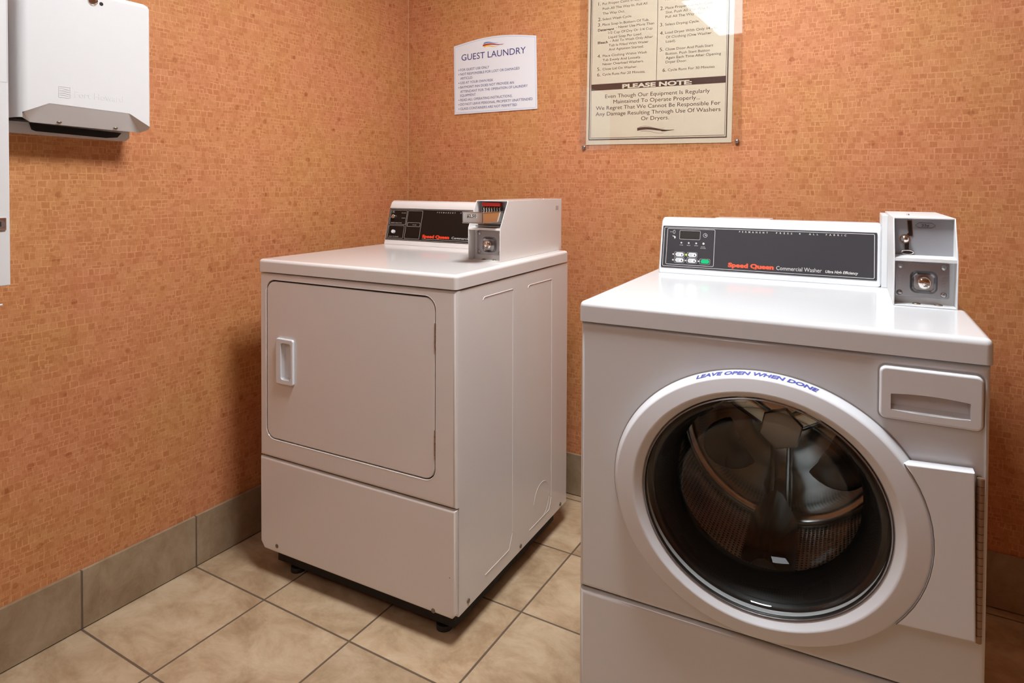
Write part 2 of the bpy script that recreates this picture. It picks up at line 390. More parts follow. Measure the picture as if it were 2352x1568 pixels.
BASET = stone('baseboard_tile', None, None, T, .62)
bm = NB(); y = GY-9*T
while y < 0:
    a, b = max(y+.0022, ROOM_F+.001), min(y+T-.0022, -.0005)
    if b > a: add_box(bm, .001, .0105, a, b, .003, .152, .0012, 2)
    y += T
bl = tag(link('baseboard_left', bm, BASET), kind='structure')
link('grout_backing', box(0.0003, .0085, ROOM_F+.001, -.0005, .0008, .1505), GROUT, bl, smooth=0)
bm = NB(); x = GX
while x < ROOM_R:
    a, b = max(x+.0022, .012), min(x+T-.0022, ROOM_R-.001)
    if b > a: add_box(bm, a, b, -.0105, -.001, .003, .152, .0012, 2)
    x += T
bb = tag(link('baseboard_back', bm, BASET), kind='structure')
link('grout_backing', box(.0115, ROOM_R-.001, -.0085, -.0003, .0008, .1505), GROUT, bb, smooth=0)
# narrow vertical wallpaper seam in the corner
tag(link('trim_1', box(.0003, .0022, -.0022, -.0003, .155, ROOM_H-.001), mat('corner_seam', (.62, .36, .18), .6), smooth=0), kind='structure')

# ------------------------------------------------------------------ ceiling lights
for i, (x0, x1, y0, y1, st) in enumerate(FIXTURES):
    root = empty('ceiling_light', ((x0+x1)/2, (y0+y1)/2, ROOM_H)); hx, hy = (x1-x0)/2, (y1-y0)/2
    tag(root, ('long rectangular fluorescent ceiling panel mirrored in the acrylic cover of the instruction poster',
               'square fluorescent ceiling panel overhead between the washer and the wall-mounted paper towel dispenser')[i], 'ceiling light')
    bm = NB(); add_ring(bm, [(hx+.02, hy+.02), (-hx-.02, hy+.02), (-hx-.02, -hy-.02), (hx+.02, -hy-.02)], [(hx-.01, hy-.01), (-hx+.01, hy-.01), (-hx+.01, -hy+.01), (hx-.01, -hy+.01)], -.02, .019)
    link('frame', bm, STEELPAINT, root, smooth=0)
    em = mat('lamp_diffuser_%s' % 'ab'[i], FIX_COL, .5, emit=st)
    link('diffuser', box(-hx+.011, hx-.011, -hy+.011, hy-.011, -.012, -.004), em, root, smooth=0)

# ------------------------------------------------------------------ coin box (shared by both machines)
def coin_box(parent, u0, v0, z0, depth, m, rear=0):
    W, H, ST, SL = .107, .173, .095, .046; t = .0024
    prof = [(0, 0), (0, ST), (SL, H), (depth, H), (depth, 0)]
    bm = NB()
    add_prism(bm, prof, 0, t, 0, .0006); add_prism(bm, prof, W-t, W, 0, .0006)
    add_box(bm, t, W-t, SL-.002, depth, H-t, H, .0005, 1)            # top
    add_box(bm, t, W-t, 0, depth, 0, t, .0005, 1)                    # bottom
    add_box(bm, t, W-t, depth-t, depth, t, H-t)                      # back
    add_prism(bm, [(0.0, ST-.006), (.0006, ST), (.062, ST+.002), (.062, ST-.004), (.004, ST-.006)], t, W-t, 0)   # middle shelf
    add_box(bm, t, W-t, .034, .036, t, ST-.005)                      # plate behind the lower recess
    if rear: add_box(bm, -.012, 0, .245, depth, 0, H-.004, .001, 1)
    M = Matrix.Translation((u0, v0, z0))
    body = link('coin_box', bm, m, parent, M, smooth=30)
    return body, M, (W, H, ST, SL, t)
def stamped_plate(parent, M, x0, x1, z0, z1, y, cx, cz, letters):
    """vault door: steel plate with a raised ring, four rivets and a round lock"""
    bm = NB(); add_prism(bm, rrect(x0, x1, z0, z1, .003), y-.003, y, 1, .0008)
    FM = M @ face_matrix((0, y-.003, 0))
    bw, bh = .0235, .0225
    outer = rrect(cx-bw, cx+bw, cz-bh, cz+bh, .012, 8); inner = rrect(cx-bw+.007, cx+bw-.007, cz-bh+.007, cz+bh-.007, .0085, 8); mid = rrect(cx-bw+.0035, cx+bw-.0035, cz-bh+.0035, cz+bh-.0035, .010, 8)
    n = len(outer); Rs = []
    for P, yy in ((outer, y-.003), (mid, y-.0085), (inner, y-.005)): Rs.append([bm.verts.new((p[0], yy, p[1])) for p in P])
    for a in range(2):
        for i in range(n): bm.faces.new((Rs[a][i], Rs[a][(i+1) % n], Rs[a+1][(i+1) % n], Rs[a+1][i]))
    bm.faces.new(Rs[2]); bmesh.ops.recalc_face_normals(bm, faces=bm.faces[:])
    vd = link('vault_door', bm, CAST, parent, M)
    for sx in (x0+.008, x1-.009):
        for sz in (z0+.0075, z1-.0075):
            b = NB(); add_ball(b, (sx, y-.003, sz), .0055, (1, .55, 1)); link('rivet', b, STEEL, parent, M)
    b = cyl((cx, y-.016, cz), .0125, .012, 1, 32); link('lock', b, CHROME, parent, M)
    b = NB(); add_ball(b, (cx, y-.0150, cz), .0118, (1, .42, 1), 24); link('lock_face', b, CHROME, parent, M)
    b = NB(); add_box(b, cx-.004, cx+.0085, y-.0196, y-.0165, cz-.0032, cz-.0022); link('key_slot', b, BLACKP, parent, M)
    b = NB(); add_box(b, cx-.001, cx+.0085, y-.0215, y-.0165, cz-.002, cz+.0012, .0006, 1); add_box(b, cx-.0015, cx+.006, y-.0205, y-.0165, cz-.0078, cz-.003, .0006, 1)
    link('lock_cylinder', b, CHROME, parent, M)
    if letters:
        b = NB()
        for sx, rot in ((x0+.008, 1), (x1-.0085, 1)):
            for k in range(4):
                zc = cz+.0095-k*.0063
                add_ring(b, [(sx+.0028*math.cos(q*PI/6), zc+.0024*math.sin(q*PI/6)) for q in range(12)], [(sx+.0014*math.cos(q*PI/6), zc+.0011*math.sin(q*PI/6)) for q in range(12)], .0001, .0006)
        b.transform(face_matrix((0, y-.003, 0))); link('embossed_lettering', b, STEEL, parent, M)

# ------------------------------------------------------------------ dryer
def screw(parent, c, axis, rad=.006, m=SCREWM, sgn=-1):
    b = NB(); h = .0022*sgn
    add_cyl(b, c, rad, h, axis, 16); 
    link('screw', b, m, parent)
DW, DD = .683, .684
D0, D1, D2, DS = .0735, .8862, .9225, .3465
dryer = empty('clothes_dryer', (.1925, -.9093, 0), .0362)
tag(dryer, 'cream-white coin-operated clothes dryer with a square door, standing in the room corner', 'dryer')
link('cabinet', box(.001, DW-.001, .0165, DD, D0, D1-.004, .002, 2), ENAMEL_D, dryer)
vert = lambda e: abs(e.verts[0].co.z-e.verts[1].co.z) > .05 and (e.verts[0].co.y < .005)
# front frame with the door opening
fr = link('front_frame', box(0, DW, 0, .0158, DS+.0018, D1-.0035, .009, 4, edges=lambda e: e.verts[0].co.y < .005 and e.verts[1].co.y < .005), ENAMEL_D, dryer)
DX0, DX1, DZ0, DZ1 = .030, .619, .4065, .8605
boolean(fr, [temp(prism(rrect(DX0-.0035, DX1+.0035, DZ0-.0035, DZ1+.0045, .033, 8), -.01, .03, 1))])
link('door_gap_lining', prism(rrect(DX0-.003, DX1+.003, DZ0-.003, DZ1+.004, .032, 8), .0125, .0160, 1), DARK, dryer)
dd = link('door', prism(rrect(DX0, DX1, DZ0, DZ1, .030, 8), .0008, .012, 1, .0025, 3), ENAMEL_D, dryer)
b = NB(); add_tube(b, [(p[0], .0012, p[1]) for p in rrect(DX0-.0045, DX1+.0045, DZ0-.0045, DZ1+.0055, .034, 8)], .0016, 8, closed=True); link('opening_lip', b, ENAMEL_D, dryer)
# door handle: frame with a scooped pocket
hx0, hx1, hz0, hz1 = .0725, .141, .5700, .7010
h = link('handle', prism(rrect(hx0, hx1, hz0, hz1, .007, 5), -.0075, .0010, 1, .0030, 3), PLASTIC, dd)
boolean(h, [temp(prism(rrect(hx0+.020, hx1-.008, hz0+.014, hz1-.012, .008, 5), -.02, -.0015, 1)) ])
boolean(dd, [temp(prism(rrect(hx0+.021, hx1-.009, hz0+.015, hz1-.013, .007, 5), -.02, .0095, 1))])
boolean(h, [temp(prism(rrect(hx0+.021, hx1-.009, hz0+.015, hz1-.013, .007, 5), -.02, .02, 1))])
b = prism([(hx0+.0212, .0105), (hx0+.0212, -.001), (hx0+.027, .006), (hx1-.0092, .0085), (hx1-.0092, .0105)], hz0+.0152, hz1-.0132, 2)
link('handle_pocket', b, PLASTIC, dd)
for z0, z1 in ((.468, .534), (.735, .800)):
    b = NB(); n = 4
    for k in range(n): add_cyl(b, (DX1+.0020, .0016, z0+(z1-z0)*k/n), .0032, (z1-z0)/n-.0012, 2, 12)
    add_box(b, DX1-.003, DX1+.003, .006, .012, z0, z1)
    link('hinge', b, HINGEM, dryer)
# lower panel: bevelled bottom corners
lp = [(0.0, D0+.020), (.016, D0), (DW-.012, D0), (DW, D0+.014), (DW, DS-.0018), (0, DS-.0018)]
link('lower_panel', prism(lp, 0, .0158, 1, .007, 4), ENAMEL_D, dryer)
screw(dryer, (.069, .0015, .0945), 1); screw(dryer, (.617, .0015, .0800), 1)
for v, z in ((.0597, .0915), (.347, .0885), (.632, .0875)): screw(dryer, (DW-.002, v, z), 0, .0055, sgn=1.6)
link('chip_mark', box(.6645, .6665, -.0004, .0006, .1760, .1778), BLACKP, dryer)
# pressed ribs on the right side
def rib(pts, rad=.0016):
    b = NB(); add_tube(b, pts, rad, 6); return link('pressed_rib', b, ENAMEL_D, dryer)
X = DW-.0014
def corner(path, rr=.012, n=4):
    out = [Vector(path[0])]
    for i in range(1, len(path)-1):
        p, a, c = Vector(path[i]), Vector(path[i-1]), Vector(path[i+1])
        da = (a-p).normalized()*rr; dc = (c-p).normalized()*rr
        for k in range(n+1):
            t = k/n; out.append((p+da)*(1-t)**2+p*2*t*(1-t)+(p+dc)*t*t)
    return out+[Vector(path[-1])]
rib(corner([(X, .127, .842), (X, .132, .849), (X, .293, .848), (X, .296, .150), (X, .277, .112), (X, .144, .1115)], .006))
rib(corner([(X, .388, .838), (X, .393, .845), (X, .555, .843), (X, .561, .140), (X, .545, .107), (X, .405, .107)], .006))
rib([(X, .49+.056*math.cos(a), .162+.056*math.sin(a)) for a in [math.radians(-110+k*10) for k in range(31)]], .0013)
# top
top = NB(); add_box(top, -.004, DW+.001, -.002, DD, D1, D2, .0095, 4, edges=lambda e: max(e.verts[0].co.z, e.verts[1].co.z) > D1+.001)
link('top_panel', top, ENAMEL_D, dryer)
for fx in (.09, .61):
    for fy in (.06, .63):
        b = NB(); add_cyl(b, (fx, fy, 0), .021, .014, 2, 20, bev=.003); add_cyl(b, (fx, fy, .014), .008, D0-.0145, 2, 12)
        link('foot', b, RUBBER, dryer)
link('under_shade_block', box(.028, DW-.030, .042, DD-.04, .022, D0-.0005), DARK, dryer)  # added dark block that deepens the shade under the dryer
# control console
def console(parent, u0, u1, prof, m):
    bm = prism(prof, u0, u1, 0, .0085, 5)
    return link('control_console', bm, m, parent, smooth=50)
cons = console(dryer, .000, .5425, [(.556, D2+.0005), (.5585, D2+.008), (.594, 1.060), (.601, 1.074), (.612, 1.081), (.668, 1.078), (.676, 1.070), (.676, D2+.0005)], ENAMEL_D)
ang = math.atan2(.04, .155)
CM = face_matrix((0, .56, .924), ang)
# nudge the graphic onto the console front
NUD = Matrix.Translation((0, -.0035, 0))
CMD = NUD @ CM
link('control_panel', prism(rrect(.0075, .538, .0150, .1335, .002), -.002, .0002, 2), BLACKG, cons, CMD)
b = NB()
add_frame(b, .0108, .535, .0175, .1310, .003, .0009)
add_frame(b, .0150, .0878, .0728, .1262, .002, .0007); add_frame(b, .0150, .0850, .0222, .0690, .002, .0007)
add_frame(b, .0915, .1580, .0224, .1258, .003, .0008); add_frame(b, .0968, .1532, .0670, .0818, .001, .0009)
link('panel_frame_lines', b, SILVERLINE, cons, CMD)
b = NB(); add_text(b, 'P   E   R   M   A   N   E   N   T', .2195, .1195, .0045, w=.0770, bold=.01, shear=.2)
add_text(b, 'P   R   E   S   S', .318, .1195, .0045, w=.04, bold=.01, shear=.2); add_text(b, 'A L L   F A B R I C', .400, .1195, .0045, w=.09, bold=.01, shear=.2)
add_text(b, 'DELICATE', .064, .1148, .0026, w=.019); add_text(b, 'NORMAL', .067, .0960, .0026, w=.017); add_text(b, 'FABRIC SELECTOR', .0205, .0775, .0030, w=.050)
add_text(b, 'PERM', .0205, .1205, .0022, w=.010); add_text(b, 'PRESS', .0205, .1165, .0022, w=.010); add_text(b, 'LOW', .0155, .0975, .0022, w=.008)
add_text(b, 'PUSH TO START', .022, .0262, .0032, w=.044); add_text(b, 'IN USE', .121, .0722, .0030, w=.016)
link('panel_lettering', b, WPRINT, cons, CMD)
b = NB(); add_text(b, 'Commercial Dryer', .2955, .0290, .0085, w=.118)
add_flat(b, [(.170, .0235), (.53, .0235), (.53, .0243), (.170, .0243)])
link('model_lettering', b, WPRINT, cons, CMD)
b = NB(); add_text(b, 'Speed Queen', .1705, .0290, .0105, w=.1150, bold=.06); link('brand_lettering', b, REDP, cons, CMD)
b = NB(); add_cyl(b, (.0335, .1010, .0002), .0085, .010, 2, 24, r2=.007, bev=.001); add_box(b, .0318, .0352, .0935, .1085, .008, .0125, .0008, 1); link('selector_knob', b, CHROME, cons, CMD)
b = NB(); add_cyl(b, (.0415, .0455, .0002), .0065, .009, 2, 20, bev=.001); link('start_button', b, PLASTIC, cons, CMD)
# coin box with slide
cb, MB, (W_, H_, ST_, SL_, t_) = coin_box(dryer, .5435, .2750, D2+.0002, .425, ENAMEL_D)
stamped_plate(cb, MB, .012, .098, .016, .085, .0335, .054, .046, False)
link('mechanism_plate', box(t_, .107-t_, .066, .069, ST_+.001, H_-t_), GREYPAINT, cb, MB)
# the slide housing: sloping grey block with feelers
b = prism([(.030, ST_+.006), (.026, ST_+.012), (.052, ST_+.048), (.066, ST_+.048), (.066, ST_+.006)], .015, .100, 0, .001); link('slide_housing', b, STEEL, cb, MB)
b = NB(); add_box(b, .012, .103, .020, .060, ST_+.002, ST_+.0058, .0006, 1); link('slide_base', b, STEEL, cb, MB)
b = NB(); add_prism(b, rrect(.016, .078, ST_+.061, ST_+.071, .003), .050, .066, 1, .001); link('red_guard', b, REDPL, cb, MB)
for k in range(7):
    xk = .0205+k*.0088
    b = prism([(.054, ST_+.060), (.050, ST_+.054), (.054, ST_+.047), (.060, ST_+.047), (.060, ST_+.060)], xk, xk+.0038, 0, .0004); link('coin_feeler', b, CHROME, cb, MB)
for k in range(8):
    xk = .0160+k*.0088
    b = prism([(.0535, ST_+.060), (.0495, ST_+.054), (.0535, ST_+.047), (.058, ST_+.047), (.058, ST_+.060)], xk+.0006, xk+.0030, 0); link('coin_gap', b, BLACKP, cb, MB)
sl0 = -.084
b = NB(); add_prism(b, [(.031, ), ] if False else [(.033, .113), (.100, .113), (.100, .1445), (.033, .1445)], sl0, sl0+.004, 1, .0015)
sl = link('coin_slide', b, CHROME, cb, MB)
b = NB(); add_prism(b, [(sl0+.004, .114), (.030, .114), (.046, .143), (sl0+.004, .143)], .090, .0985, 0, .0006); add_prism(b, [(sl0+.004, .114), (.030, .114), (.046, .143), (sl0+.004, .143)], .034, .0375, 0, .0006)
add_box(b, .034, .0985, sl0+.004, .040, .1395, .1435, .0006, 1)
link('slide_arm', b, CHROME, cb, MB)
PM = MB @ face_matrix((0, sl0, 0))
link('price_sticker', prism(rrect(.046, .0815, .1275, .1395, .002), 0, .0005, 2), STICKER, cb, PM)
b = NB(); add_text(b, '$2.50', .0485, .1298, .0078, w=.0305, bold=.03, z=.0008); add_frame(b, .0462, .0813, .1277, .1393, .002, .0006, .0005); link('price_lettering', b, BLACKP, cb, PM)
b = NB(); add_frame(b, .0345, .0985, .1145, .1430, .001, .0008, .0001); link('plate_edge_line', b, BROWNP, cb, PM)
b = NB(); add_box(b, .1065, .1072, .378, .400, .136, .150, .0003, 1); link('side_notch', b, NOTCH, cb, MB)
b = NB(); add_ball(b, (.090, .315, H_), .003); link('top_rivet', b, CHROME, cb, MB)
for xx in (.040, .075):
    b = NB(); add_ball(b, (xx, .022, t_), .0065, (1, .8, .45)); link('screw', b, SCREWM, cb, MB)

# ------------------------------------------------------------------ washer
WW, WD = .683, .70
W0, W1, W2, WS = .030, .8653, .9063, .3160
washer = empty('washing_machine', (1.235, -.9568, 0), .0427)
tag(washer, 'white front-loading coin-operated washing machine with a round glass door, beside the dryer', 'washing machine')
CX, CZ = .347, .571
b = NB(); t = .004
add_box(b, .001, .005, .020, WD, W0, W1-.004); add_box(b, WW-.005, WW-.001, .020, WD, W0, W1-.004); add_box(b, .005, WW-.005, WD-.004, WD, W0, W1-.004); add_box(b, .005, WW-.005, .020, WD-.004, W0, W0+.004)
link('cabinet', b, ENAMEL, washer)
fr = link('front_panel', box(0, WW, 0, .019, WS+.0018, W1-.0030, .010, 4, edges=lambda e: e.verts[0].co.y < .005 and e.verts[1].co.y < .005), ENAMEL, washer)
cut = NB(); add_cyl(cut, (0, -.05, 0), .200, .1, 1, 96); cut.transform(Matrix.Translation((CX, 0, CZ)) @ Matrix.Diagonal((1.08, 1, 1, 1)))
c1 = temp(cut)
boolean(fr, [c1])
link('lower_panel', box(0, WW, 0, .019, W0+.01, WS-.0020, .010, 4, edges=lambda e: e.verts[0].co.y < .005 and e.verts[1].co.y < .005), ENAMEL, washer)
link('panel_gap_lining', box(.003, WW-.003, .012, .0185, WS-.004, WS+.004), DARK, washer)
top = NB(); add_box(top, -.003, WW+.003, -.004, WD, W1, W2, .011, 5, edges=lambda e: max(e.verts[0].co.z, e.verts[1].co.z) > W1+.001)
tp = link('top_panel', top, ENAMEL, washer)
# raised work surface outline, shallow
for fx in (.06, .62):
    for fy in (.05, .63):
        b = NB(); add_cyl(b, (fx, fy, 0), .021, .014, 2, 20, bev=.003); add_cyl(b, (fx, fy, .014), .008, W0-.0145, 2, 12)
        link('foot', b, RUBBER, washer)
DMt = Matrix.Translation((CX, 0, CZ))
# ---- door ring (white), turned profile, slightly wider than high
ring = [(.2378, -.002, 1.130), (.2392, -.0040, 1.130), (.2384, -.0068, 1.130), (.2330, -.0210, 1.129), (.2325, -.0222, 1.129), (.2315, -.0240, 1.128), (.2302, -.0255, 1.128), (.2285, -.0264, 1.127),
        (.2080, -.0300, 1.099), (.2070, -.0302, 1.097), (.2058, -.0300, 1.095), (.2045, -.0292, 1.093), (.2040, -.0286, 1.092), (.1960, -.0192, 1.079), (.1955, -.0185, 1.078), (.1935, -.0120, 1.075), (.1928, -.0040, 1.074), (.1925, .004, 1.074), (.2340, .004, 1.13), (.2378, -.002, 1.130)]
rg = link('door', lathe(ring, n=160), PLASTIC, washer, DMt, smooth=24)
link('door_gasket', lathe([(.2390, -.0008, 1.130), (.2412, -.0010, 1.130), (.2415, .0002, 1.130)], n=128), PLINE, washer, DMt)
# flap that carries the hinge, level with the ring
fl = []
n = 14
def arc(a, k=1.1285, rr=.2322): a = math.radians(a); return (CX+rr*k*math.cos(a), CZ+rr*math.sin(a))
fl = [arc(33-k*(33+36)/n) for k in range(n+1)]
flp = fl+[(.6655, .4395), (.6605, .7020)]
link('hinge_flap', prism(flp, -.0275, -.0035, 1, .0028, 3), PLASTIC, rg)
b = NB(); add_tube(b, [(p[0]+.0008, -.0268, p[1]) for p in fl], .0007, 6); link('flap_seam', b, SCREWM, rg)
b = NB(); nh = 21; z0, z1 = .434, .6915
for k in range(nh): add_cyl(b, (.6700, -.0135, z0+(z1-z0)*k/nh), .0052, (z1-z0)/nh-.0009, 2, 14)
add_cyl(b, (.6700, -.0135, z0), .0042, z1-z0, 2, 10); add_box(b, .6655, .672, -.006, -.0003, z0, z1)
link('hinge', b, HINGEM, rg)
# lettering on the bevelled rim
b = NB()
def rim(X, Y):                          # X along the arc, Y up the bevel
    a = math.radians(94.5)-X/.2350; tt = Y/.0135
    rr = .2328+(.2384-.2328)*tt; yy = -.0216+(-.0068+.0216)*tt; k = 1.1295; rr += .0006
    return (CX+rr*k*math.cos(a), yy, CZ+rr*math.sin(a))
add_text(b, 'LEAVE OPEN WHEN DONE', -.083, .0030, .0082, w=.184, bold=.04, shear=.35, mapf=rim)
link('rim_lettering', b, BLUEP, rg)
# glass bowl, convex toward the drum
gl = [(.1905, -.0135), (.1890, -.0175), (.1850, -.0190), (.1800, -.0175), (.1740, -.0080), (.1690, .008), (.1600, .030), (.1480, .052), (.1330, .068), (.1100, .078), (.0800, .083), (.0400, .085), (.0002, .0855)]
link('door_glass', lathe([(a, y2, 1.074-.03*(1-a/.19)) for a, y2 in gl], n=128), GLASS, rg, DMt, smooth=60)
# thin inner trim ring
tr = [(.1925, -.0135, 1.074), (.1932, -.0190, 1.074), (.1912, -.0205, 1.074), (.1895, -.0165, 1.074), (.1898, -.0120, 1.074)]
link('glass_trim', lathe(tr, n=128), STEEL, rg, DMt, smooth=60)
# rubber boot between panel and drum
bt = [(.1985, .002, 1.08), (.1985, .018, 1.08), (.1935, .022, 1.07), (.1910, .028, 1.06), (.1960, .034, 1.05), (.1900, .042, 1.03), (.1780, .060, 1.01), (.1700, .078, 1.0), (.1660, .090, 1.0), (.1700, .097, 1.0), (.2000, .099, 1.0), (.232, .100, 1.0)]
link('door_seal', lathe(bt, n=96), RUBBER, washer, DMt, smooth=60)
# drum
DR = .238
dm = [(.172, .101), (.195, .100), (.215, .101), (.228, .106), (DR, .115)]
drum = link('drum', lathe(dm+[(DR, .115+.31*k/16) for k in range(17)], n=96, uv=True), PERF, washer, DMt, smooth=60)
bk = [(DR, .425), (.232, .440), (.205, .446), (.190, .434), (.150, .428), (.120, .430), (.105, .418), (.060, .410), (.030, .408), (.0002, .407)]
link('drum_back', lathe(bk, n=96), DRUMST, drum, DMt, smooth=60)
# star-shaped stamping on the back of the drum
for k in range(3):
    a0 = math.radians(-90+120*k)
    b = NB(); add_box(b, -.024, .024, .400, .432, .03, .215, .012, 4)
    b.transform(Matrix.Rotation(-(a0-PI/2), 4, 'Y')); link('back_rib', b, DRUMST, drum, DMt)
# dished ovals between the stamped ribs, dark reflections put into the steel colour
for k in range(3):
    a0 = math.radians(-30+120*k)
    b = NB(); add_ball(b, (0, .430, .130), .070, (.90, .20, 1.05), 28); b.transform(Matrix.Rotation(-(a0-PI/2), 4, 'Y')); link('back_dish', b, LIFTM, drum, DMt, smooth=60)
b = NB(); add_prism(b, [(.050*math.cos(k*PI/3+.3), .050*math.sin(k*PI/3+.3)) for k in range(6)], .392, .412, 1, .004); link('drum_hub', b, STEEL, drum, DMt, smooth=30)
# three lifters
for k in range(3):
    a0 = math.radians(-92+120*k)
    b = NB(); m1 = []
    secs = [(.128, .034, .006), (.145, .050, .060), (.190, .056, .085), (.300, .056, .100), (.365, .052, .108), (.400, .040, .020)]
    for (yy, hw, hh) in secs:
        m1.append([b.verts.new((sx*hw, yy, -DR+zz*hh)) for sx, zz in ((-1, -.05), (-.86, .45), (-.26, .93), (0, 1.0), (.26, .93), (.86, .45), (1, -.05))])
    for i in range(len(m1)-1):
        for j in range(6): b.faces.new((m1[i][j], m1[i][j+1], m1[i+1][j+1], m1[i+1][j]))
    b.faces.new(m1[0]); b.faces.new(m1[-1][::-1]); bmesh.ops.recalc_face_normals(b, faces=b.faces[:])
    b.transform(Matrix.Rotation(-(a0+PI/2), 4, 'Y')); link('lifter', b, LIFTM, drum, DMt, smooth=30)
link('drum_housing', box(.008, WW-.008, .46, .47, .30, .84), DARK, washer)
# ---- soap drawer
dr = link('detergent_drawer', prism(rrect(.5318, .6728, .7615, .8470, .010, 6), -.0110, .006, 1, .0040, 4), PLASTIC, washer)
px0, px1, pz0, pz1 = .5480, .6560, .7770, .8070
def pocket(g, y0, y1):
    pts = []
    nn = 10
    for k in range(nn+1): t2 = k/nn; pts.append((px0+g+(px1-px0-2*g)*t2, pz1-g-.0035*(2*t2-1)**2))
    for k in range(nn+1): t2 = 1-k/nn; pts.append((px0+g+(px1-px0-2*g)*t2, pz0+g-.0015+.0040*(2*t2-1)**2*.6))
    return prism(pts, y0, y1, 1)
boolean(fr, [temp(box(.545, .660, -.02, .03, .772, .812))])
boolean(dr, [temp(pocket(0, -.03, .03))])
b = NB(); add_prism(b, [(-.0085, pz0-.001), (.0035, pz0+.006), (.012, pz1+.001), (.014, pz1+.001), (.014, pz0-.003)], px0-.001, px1+.001, 0)
link('drawer_pocket', b, PLASTIC, dr)
b = NB(); add_ring(b, rrect(.5290, .6755, .7585, .8500, .012, 6), rrect(.5322, .6724, .7619, .8466, .010, 6), .0001, .0006); b.transform(face_matrix((0, 0, 0)))
link('drawer_gap', b, PLINE, washer)
# ---- washer console
wc = console(washer, .0235, .5515, [(.5045, W2+.0005), (.5065, W2+.009), (.533, 1.030), (.540, 1.046), (.552, 1.0545), (.640, 1.052), (.650, 1.044), (.650, W2+.0005)], ENAMEL)
link('console_back_lid', box(.16, .30, .57, .645, 1.048, 1.0552, .002, 2), ENAMEL, wc)
we = link('console_end', prism([(.528, W2+.0005), (.530, W2+.010), (.552, 1.030), (.560, 1.044), (.572, 1.050), (.650, 1.048), (.650, W2+.0005)], .5545, .5715, 0, .003, 3), ENAMEL, washer)
ang2 = math.atan2(.032, .149)
CW = Matrix.Translation((0, -.0045, .0)) @ face_matrix((0, .508, .906), ang2)
link('control_panel', prism(rrect(.0308, .5418, .0155, .1288, .002), -.003, .0003, 2), CHAR, wc, CW)
b = NB(); Z1 = .0004
add_frame(b, .0345, .5370, .0190, .1254, .0035, .0011, Z1); add_frame(b, .0430, .1692, .0242, .1222, .0035, .0010, Z1)
add_frame(b, .0762, .1313, .0931, .1175, .003, .0007, Z1)
for (cx, cz) in ((.0790, .0520), (.1125, .0520), (.0790, .0367), (.1125, .0367), (.1462, .0364)):
    add_frame(b, cx-.0135, cx+.0135, cz-.0070, cz+.0070, .003, .0005, Z1)
add_ring(b, [(.144+.0055*math.cos(k*PI/10), .106+.0055*math.sin(k*PI/10)) for k in range(20)], [(.144+.0047*math.cos(k*PI/10), .106+.0047*math.sin(k*PI/10)) for k in range(20)], Z1, .0003)
add_flat(b, [(.1435, .1050), (.1478, .1056), (.1478, .1064), (.1446, .1066), (.1443, .1095), (.1436, .1095)], Z1)
# hand and coin symbols
add_ring(b, [(.0615+.0030*math.cos(k*PI/8), .1125+.0052*math.sin(k*PI/8)) for k in range(16)], [(.0615+.0023*math.cos(k*PI/8), .1125+.0044*math.sin(k*PI/8)) for k in range(16)], Z1, .0003)
add_flat(b, [(.0500, .1120), (.0580, .1120), (.0580, .1126), (.0500, .1126)], Z1)
add_flat(b, [(.0570, .1020), (.0615, .1020), (.0655, .1005), (.0665, .0975), (.0645, .0940), (.0625, .0955), (.0620, .0990), (.0570, .1010)], Z1)
link('panel_frame_lines', b, WPRINT, wc, CW)
b = NB(); add_text(b, 'P   E   R   M   A   N   E   N   T', .2294, .1172, .0043, w=.0695, bold=.02, z=.0008); add_text(b, 'P   R   E   S   S', .3185, .1174, .0043, w=.0375, bold=.02, z=.0008)
add_cyl(b, (.3736, .1197, .0004), .0016, .0004, 2, 12); add_text(b, 'A   L   L', .3944, .1177, .0043, w=.0205, bold=.02, z=.0008); add_text(b, 'F   A   B   R   I   C', .4322, .1176, .0043, w=.0445, bold=.02, z=.0008)
link('heading_lettering', b, WPRINT, wc, CW)
b = NB(); add_text(b, 'Commercial Washer', .3219, .0262, .0105, w=.1030, z=.0008); add_text(b, 'Ultra High Efficiency', .4322, .0264, .0068, w=.0700, bold=.02, shear=.22, z=.0008)
link('model_lettering', b, WPRINT, wc, CW); b = NB()
for cx, s in ((.0825, 'WASH'), (.1020, 'RINSE'), (.1216, 'SPIN')): add_text(b, s, cx, .0765, .0021, w=.0090, align='c', z=.0008)
add_text(b, 'DOOR', .1400, .0742, .0021, w=.0100, align='c', z=.0008); add_text(b, 'LOCKED', .1400, .0705, .0021, w=.0140, align='c', z=.0008)
link('indicator_lettering', b, WPRINT, wc, CW)
b = NB(); add_text(b, 'Speed Queen', .2055, .0268, .0108, w=.1105, bold=.06, z=.0008); link('brand_lettering', b, ORANGEP, wc, CW)
link('display', prism(rrect(.0775, .1300, .0944, .1162, .002), .0002, .0006, 2), LCD, wc, CW)
for cx, rr in ((.0825, .0022), (.1020, .0022), (.1216, .0022), (.1407, .0028)):
    b = NB(); add_cyl(b, (cx, .0838, .0003), rr, .0008, 2, 16); link('indicator_lamp', b, WPRINT, wc, CW)
for cx, cz, mm in ((.0624, .0520, WPRINT), (.0967, .0520, LGREEN), (.0624, .0364, WPRINT), (.0963, .0365, WPRINT), (.1303, .0365, WPRINT)):
    b = NB(); add_cyl(b, (cx, cz, .0006), .0020 if mm is not LGREEN else .0026, .0008, 2, 14); o = link('indicator_lamp', b, mm, wc, CW)
    if mm is LGREEN: o['label'] = 'lit yellow-green indicator lamp'
